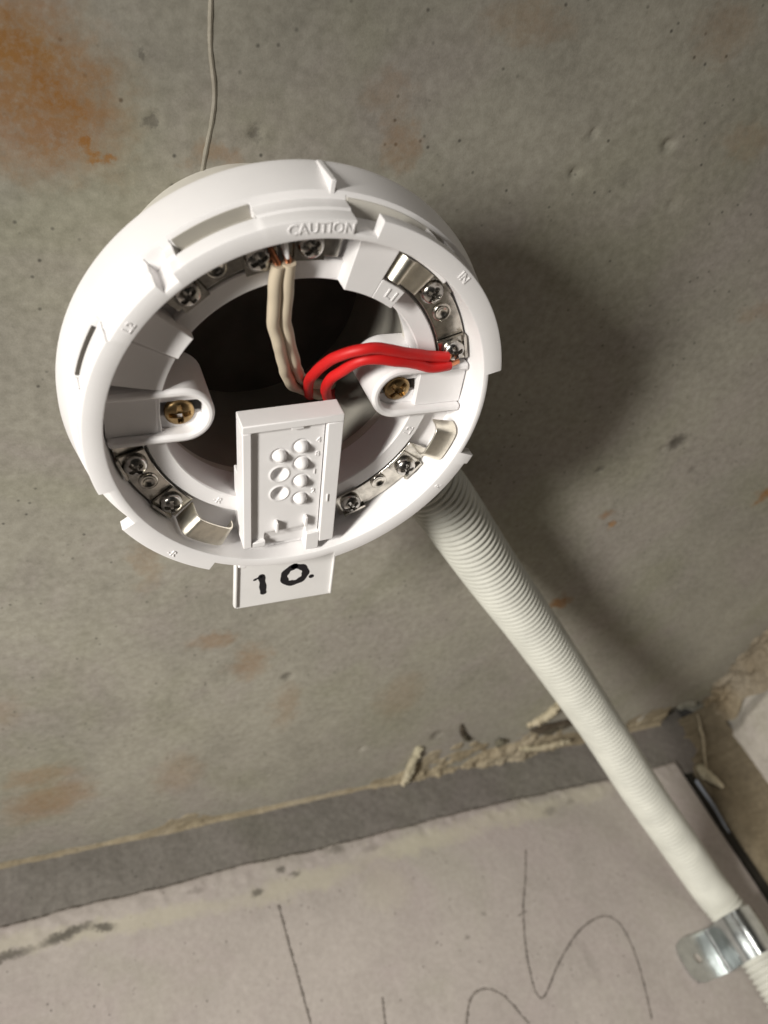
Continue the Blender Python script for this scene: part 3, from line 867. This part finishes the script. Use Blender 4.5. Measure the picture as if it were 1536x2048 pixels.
# ---- raised lettering on the moulding
def letters(txt, size, extr):
    cu = bpy.data.curves.new('txt', 'FONT')
    cu.body = txt
    cu.size = size
    cu.extrude = extr
    cu.align_x = 'CENTER'
    cu.align_y = 'CENTER'
    cu.resolution_u = 2
    o = bpy.data.objects.new('txt', cu)
    COL.objects.link(o)
    dg = bpy.context.evaluated_depsgraph_get()
    me = bpy.data.meshes.new_from_object(o.evaluated_get(dg))
    V = [tuple(v.co) for v in me.vertices]
    F = [tuple(p.vertices) for p in me.polygons]
    bpy.data.objects.remove(o)
    bpy.data.curves.remove(cu)
    bpy.data.meshes.remove(me)
    return V, F
def ring_text(txt, size, R, a, z, flip=False, extr=0.2):
    V, F = letters(txt, size, extr)
    out = []
    for x, y, zz in V:
        if flip:
            x, y = -x, -y
        aa = math.radians(a) - x / R
        rr = R + y
        out.append((rr * math.cos(aa), rr * math.sin(aa), z + zz))
    part('lettering', MB().add(out, F), 'white', db, smooth=False)
def flat_text(txt, size, x, y, z, ang, parent, mat='white', extr=0.2):
    V, F = letters(txt, size, extr)
    c, s = math.cos(ang), math.sin(ang)
    part('lettering', MB().add([(x + px * c - py * s, y + px * s + py * c, z + pz) for px, py, pz in V], F), mat, parent, smooth=False)
ring_text('CAUTION', 3.1, 48.3, 91.0, 0.0)
ring_text('L2', 2.6, 48.2, 143.5, 0.0)
ring_text('IN', 2.8, 49.0, 47.5, 0.0)
ring_text('-R', 2.6, 49.6, -131.5, 0.0, True)
ring_text('R', 2.4, 48.2, -34, 0.0, True)
ring_text('L1', 3.4, 35.3, 58.3, -4.6)
ring_text('-R', 2.6, 35.2, -123.5, -9.0, True)
ring_text('L2', 2.8, 34.9, -22.5, -9.0, True)

# ---- address card holder
AH = math.radians(1.9)
def hb(x, y):
    c, s = math.cos(AH), math.sin(AH)
    return (x * c - y * s, x * s + y * c)
def hpoly(*pts):
    return [hb(x, y) for x, y in pts]
hold = MB()
def hbox(mb, x0, x1, y0, y1, z0, z1):
    mb.prism(hpoly((x0, y0), (x1, y0), (x1, y1), (x0, y1)), z0, z1)
X0, X1, Y1 = -15.6, 9.4, 1.3
hbox(hold, X0, X1, -0.9, Y1, -6.5, -0.05)
hbox(hold, X0, -13.4, -39.6, -0.9, -6.5, -0.05)
hbox(hold, X0 + 0.4, -13.6, -41.0, -20, -12, -6.5)
hbox(hold, 5.35, X1, -41.8, -0.9, -6.5, -0.05)
hbox(hold, 5.6, X1 - 0.4, -42.5, -20, -12, -6.5)
hbox(hold, -13.4, -9.6, -40.0, -38.2, -6.5, -0.3)
hbox(hold, 1.6, 5.35, -44.6, -38.2, -6.5, -0.3)
hbox(hold, -9.6, 1.6, -44.5, -41.5, -12, -4.2)
hd = part('address_holder', hold, 'white', db, bevel=0.25)
notch = MB()
hbox(notch, -3.6, -0.6, -1.6, -0.9, -1.3, -0.25)
part('notch_clip', notch, 'white', db, bevel=0.1)
PEGS = [(-0.7, -8.0), (-0.4, -13.4), (-0.4, -19.3), (-0.3, -25.4), (-6.1, -10.0)]
CUPS = [(-6.0, -15.9), (-5.9, -22.4)]
def card_fn(u, v):
    z = -1.35 + 0 * u
    for x, y in CUPS:
        q = np.hypot(u - x, v - y) / 2.25
        z = z - 1.5 * np.clip(1 - q ** 3, 0, 1) + 0.25 * np.exp(-((q - 1.08) / 0.12) ** 2)
    for x, y in PEGS:
        q = np.hypot(u - x, v - y)
        z = z - 0.5 * np.exp(-((q - 2.0) / 0.28) ** 2)
    z = z - 1.1 * np.clip((-35.6 - v) / 1.2, 0, 1) * (np.abs(u + 4) < 5.6) * np.clip((-34.8 - v + 0.05 * (u + 4)) / 4, 0, 1)
    z = np.where((u < -13.3) | (u > 5.1) | (v > -1.0), -6.0, z)
    c, s_ = math.cos(AH), math.sin(AH)
    return u * c - v * s_, u * s_ + v * c, z
card_me = grid_mesh('address_card', np.concatenate([[-13.36], np.arange(-13.25, 5.1, 0.22), [5.17]]), np.concatenate([np.arange(-41.4, -1.05, 0.22), [-0.95]]), card_fn, M['white'])
card_o = link('address_card', card_me, db)
card_me.transform(Matrix.Translation((0, 0, 20 * MM)))
peg = MB().lathe([(0.02, 1.9), (0.5, 1.82), (1.05, 1.5), (1.45, 0.95), (1.68, 0.3), (1.72, -0.6)], n=32, closed=False).mesh('address_peg', M['white'], sharp=60)
for x, y in PEGS:
    link('address_peg', peg, db, loc=(*hb(x, y), -1.35))
clip = MB()
hbox(clip, -7.0, -6.3, -35.3, -31.8, -1.4, 0.3)
hbox(clip, 0.9, 1.7, -34.8, -31.6, -1.4, 0.2)
hbox(clip, 6.4, 6.9, -26.8, -24.2, -0.1, 0.25)
part('card_clip', clip, 'white', db, bevel=0.15)
for t, x, y in [('4', 3.6, -6.6), ('8', 3.5, -11.0), ('1', 3.1, -16.8), ('2', 3.0, -23.4)]:
    hx, hy = hb(x, y)
    flat_text(t, 2.3, hx, hy, -1.32, AH, db)

# ---- numbered tab
TZ = -9.0
tabm = MB()
tabm.prism([(-14.5, -49), (-14.4, -74.6), (-13.6, -75.6), (16.0, -76.4), (16.5, -75.9), (16.0, -49)], TZ - 1.6, TZ)
tabm.prism([(-14.5, -50), (-14.35, -74.4), (-13.5, -74.4), (-13.6, -50)], TZ, TZ + 0.7)
tabm.prism([(15.2, -50), (15.65, -75.5), (16.5, -75.7), (16.0, -50)], TZ, TZ + 0.7)
tb = part('label_tab', tabm, 'tab', db, bevel=0.3)
def ink(pts, r, name):
    P = spline([(x, y, TZ + 0.02) for x, y in pts], 8)
    mb = MB()
    vs, fs = [], []
    for i, p in enumerate(P):
        q = (P[min(i + 1, len(P) - 1)] - P[max(i - 1, 0)]).normalized()
        nv = Vector((-q.y, q.x, 0))
        rr = r * (0.92 + 0.12 * math.sin(i * 0.7))
        vs += [tuple(p + nv * rr), tuple(p - nv * rr), tuple(p - nv * rr - Vector((0, 0, .05))), tuple(p + nv * rr - Vector((0, 0, .05)))]
    for i in range(len(P) - 1):
        for k in range(4):
            fs.append((4 * i + k, 4 * i + 4 + k, 4 * i + 4 + (k + 1) % 4, 4 * i + (k + 1) % 4))
    fs += [(3, 2, 1, 0), tuple(4 * len(P) - 4 + k for k in range(4))]
    for e in (P[0], P[-1]):
        mb.prism([(e.x + r * 0.95 * math.cos(a), e.y + r * 0.95 * math.sin(a)) for a in [k * PI / 6 for k in range(12)]], TZ - 0.03, TZ + 0.035)
    part(name, mb.add(vs, fs), 'ink', tb, smooth=False)
INK1 = [(-6.3, -62.6), (-5.9, -65.6), (-5.5, -69.9)]
INK0 = [(3.6, -60.6), (1.6, -61.9), (0.6, -64.4), (1.5, -67.2), (4.0, -67.9), (6.5, -66.6), (7.3, -64.0), (6.2, -61.6), (3.6, -60.5)]
ink(INK1, 1.1, 'digit')
ink([(-8.4, -63.6), (-7.4, -63.1), (-6.4, -62.7)], 0.45, 'digit')
ink(INK0, 1.25, 'digit')
part('full_stop', MB().prism([(9.3 + 0.85 * math.cos(a), -66.4 + 0.85 * math.sin(a)) for a in [k * PI / 8 for k in range(16)]], TZ - 0.03, TZ + 0.03), 'ink', tb, smooth=False)

# ------------------------------------------------------------------ wires
CREAM_A=[(-7.4,37.6,-6.2),(-7.7,31.4,-6.8),(-7.1,23,-9),(-4.6,14.5,-12),(-1.8,6.1,-16),(2.2,-3.6,-22),(8.5,-12.6,-31),(17.7,-21.8,-40),(22,-23.5,-46)]
CREAM_B=[(-5.2,38.2,-6.2),(-4.9,31.2,-7.2),(-4.3,23.2,-9.6),(-1.9,14.7,-12.9),(1.0,6.5,-16.8),(5.0,-2.6,-23),(11.4,-11.6,-32),(20.5,-19.5,-41),(23,-22,-47)]
RED_A=[(37.3,11.2,-6.5),(32.5,12.1,-6),(27.5,13.7,-5),(20.2,16.1,-4),(14.4,17,-4),(9.8,14.9,-6),(6.7,9.5,-10),(5.8,2.1,-16),(8.6,-8.6,-26),(13.7,-20.2,-38),(20,-24,-47)]
RED_B=[(38.1,8.6,-6.5),(33.2,9,-5.5),(28.8,10.6,-5),(23.6,12.4,-4.5),(17.6,13.5,-4.5),(13.3,12.1,-6),(10.4,7.6,-9),(9.3,1.9,-13),(11.5,-6.4,-20),(17.7,-18.1,-32),(21.4,-22.2,-42)]
def wire(pts, r, mat, label, group, tip):
    P = [p + 0.38 * Vector((mnoise.noise(p * 0.16), mnoise.noise(p * 0.16 + Vector((7, 0, 0))), mnoise.noise(p * 0.16 + Vector((0, 7, 0))))) for p in spline(pts, 12)]
    o = solo('wire', MB().tube(P, r, 16), mat, label, 'wire', pts[0], group)
    part('copper_end', MB().tube([tip, Vector(pts[0]).lerp(Vector(tip), 0.1), Vector(pts[0]).lerp(Vector(pts[1]), 0.25)], [0.75, 0.75, 0.75], 10), 'copper', o)
    return o
wire(CREAM_A, 1.5, 'cream', 'cream insulated wire from the top terminal, the one further from the red loop', 'cream wires', (-9.0, 40.5, -7.6))
wire(CREAM_B, 1.5, 'cream', 'cream insulated wire from the top terminal, the one on the red wires side', 'cream wires', (-6.0, 40.8, -7.6))
wire(RED_A, 1.38, 'red', 'red insulated wire, the upper of the two arching to the right terminal', 'red wires', (41, 10.2, -7.6))
wire(RED_B, 1.38, 'red', 'red insulated wire, the lower loop dipping behind the address holder', 'red wires', (41.4, 8.8, -7.6))
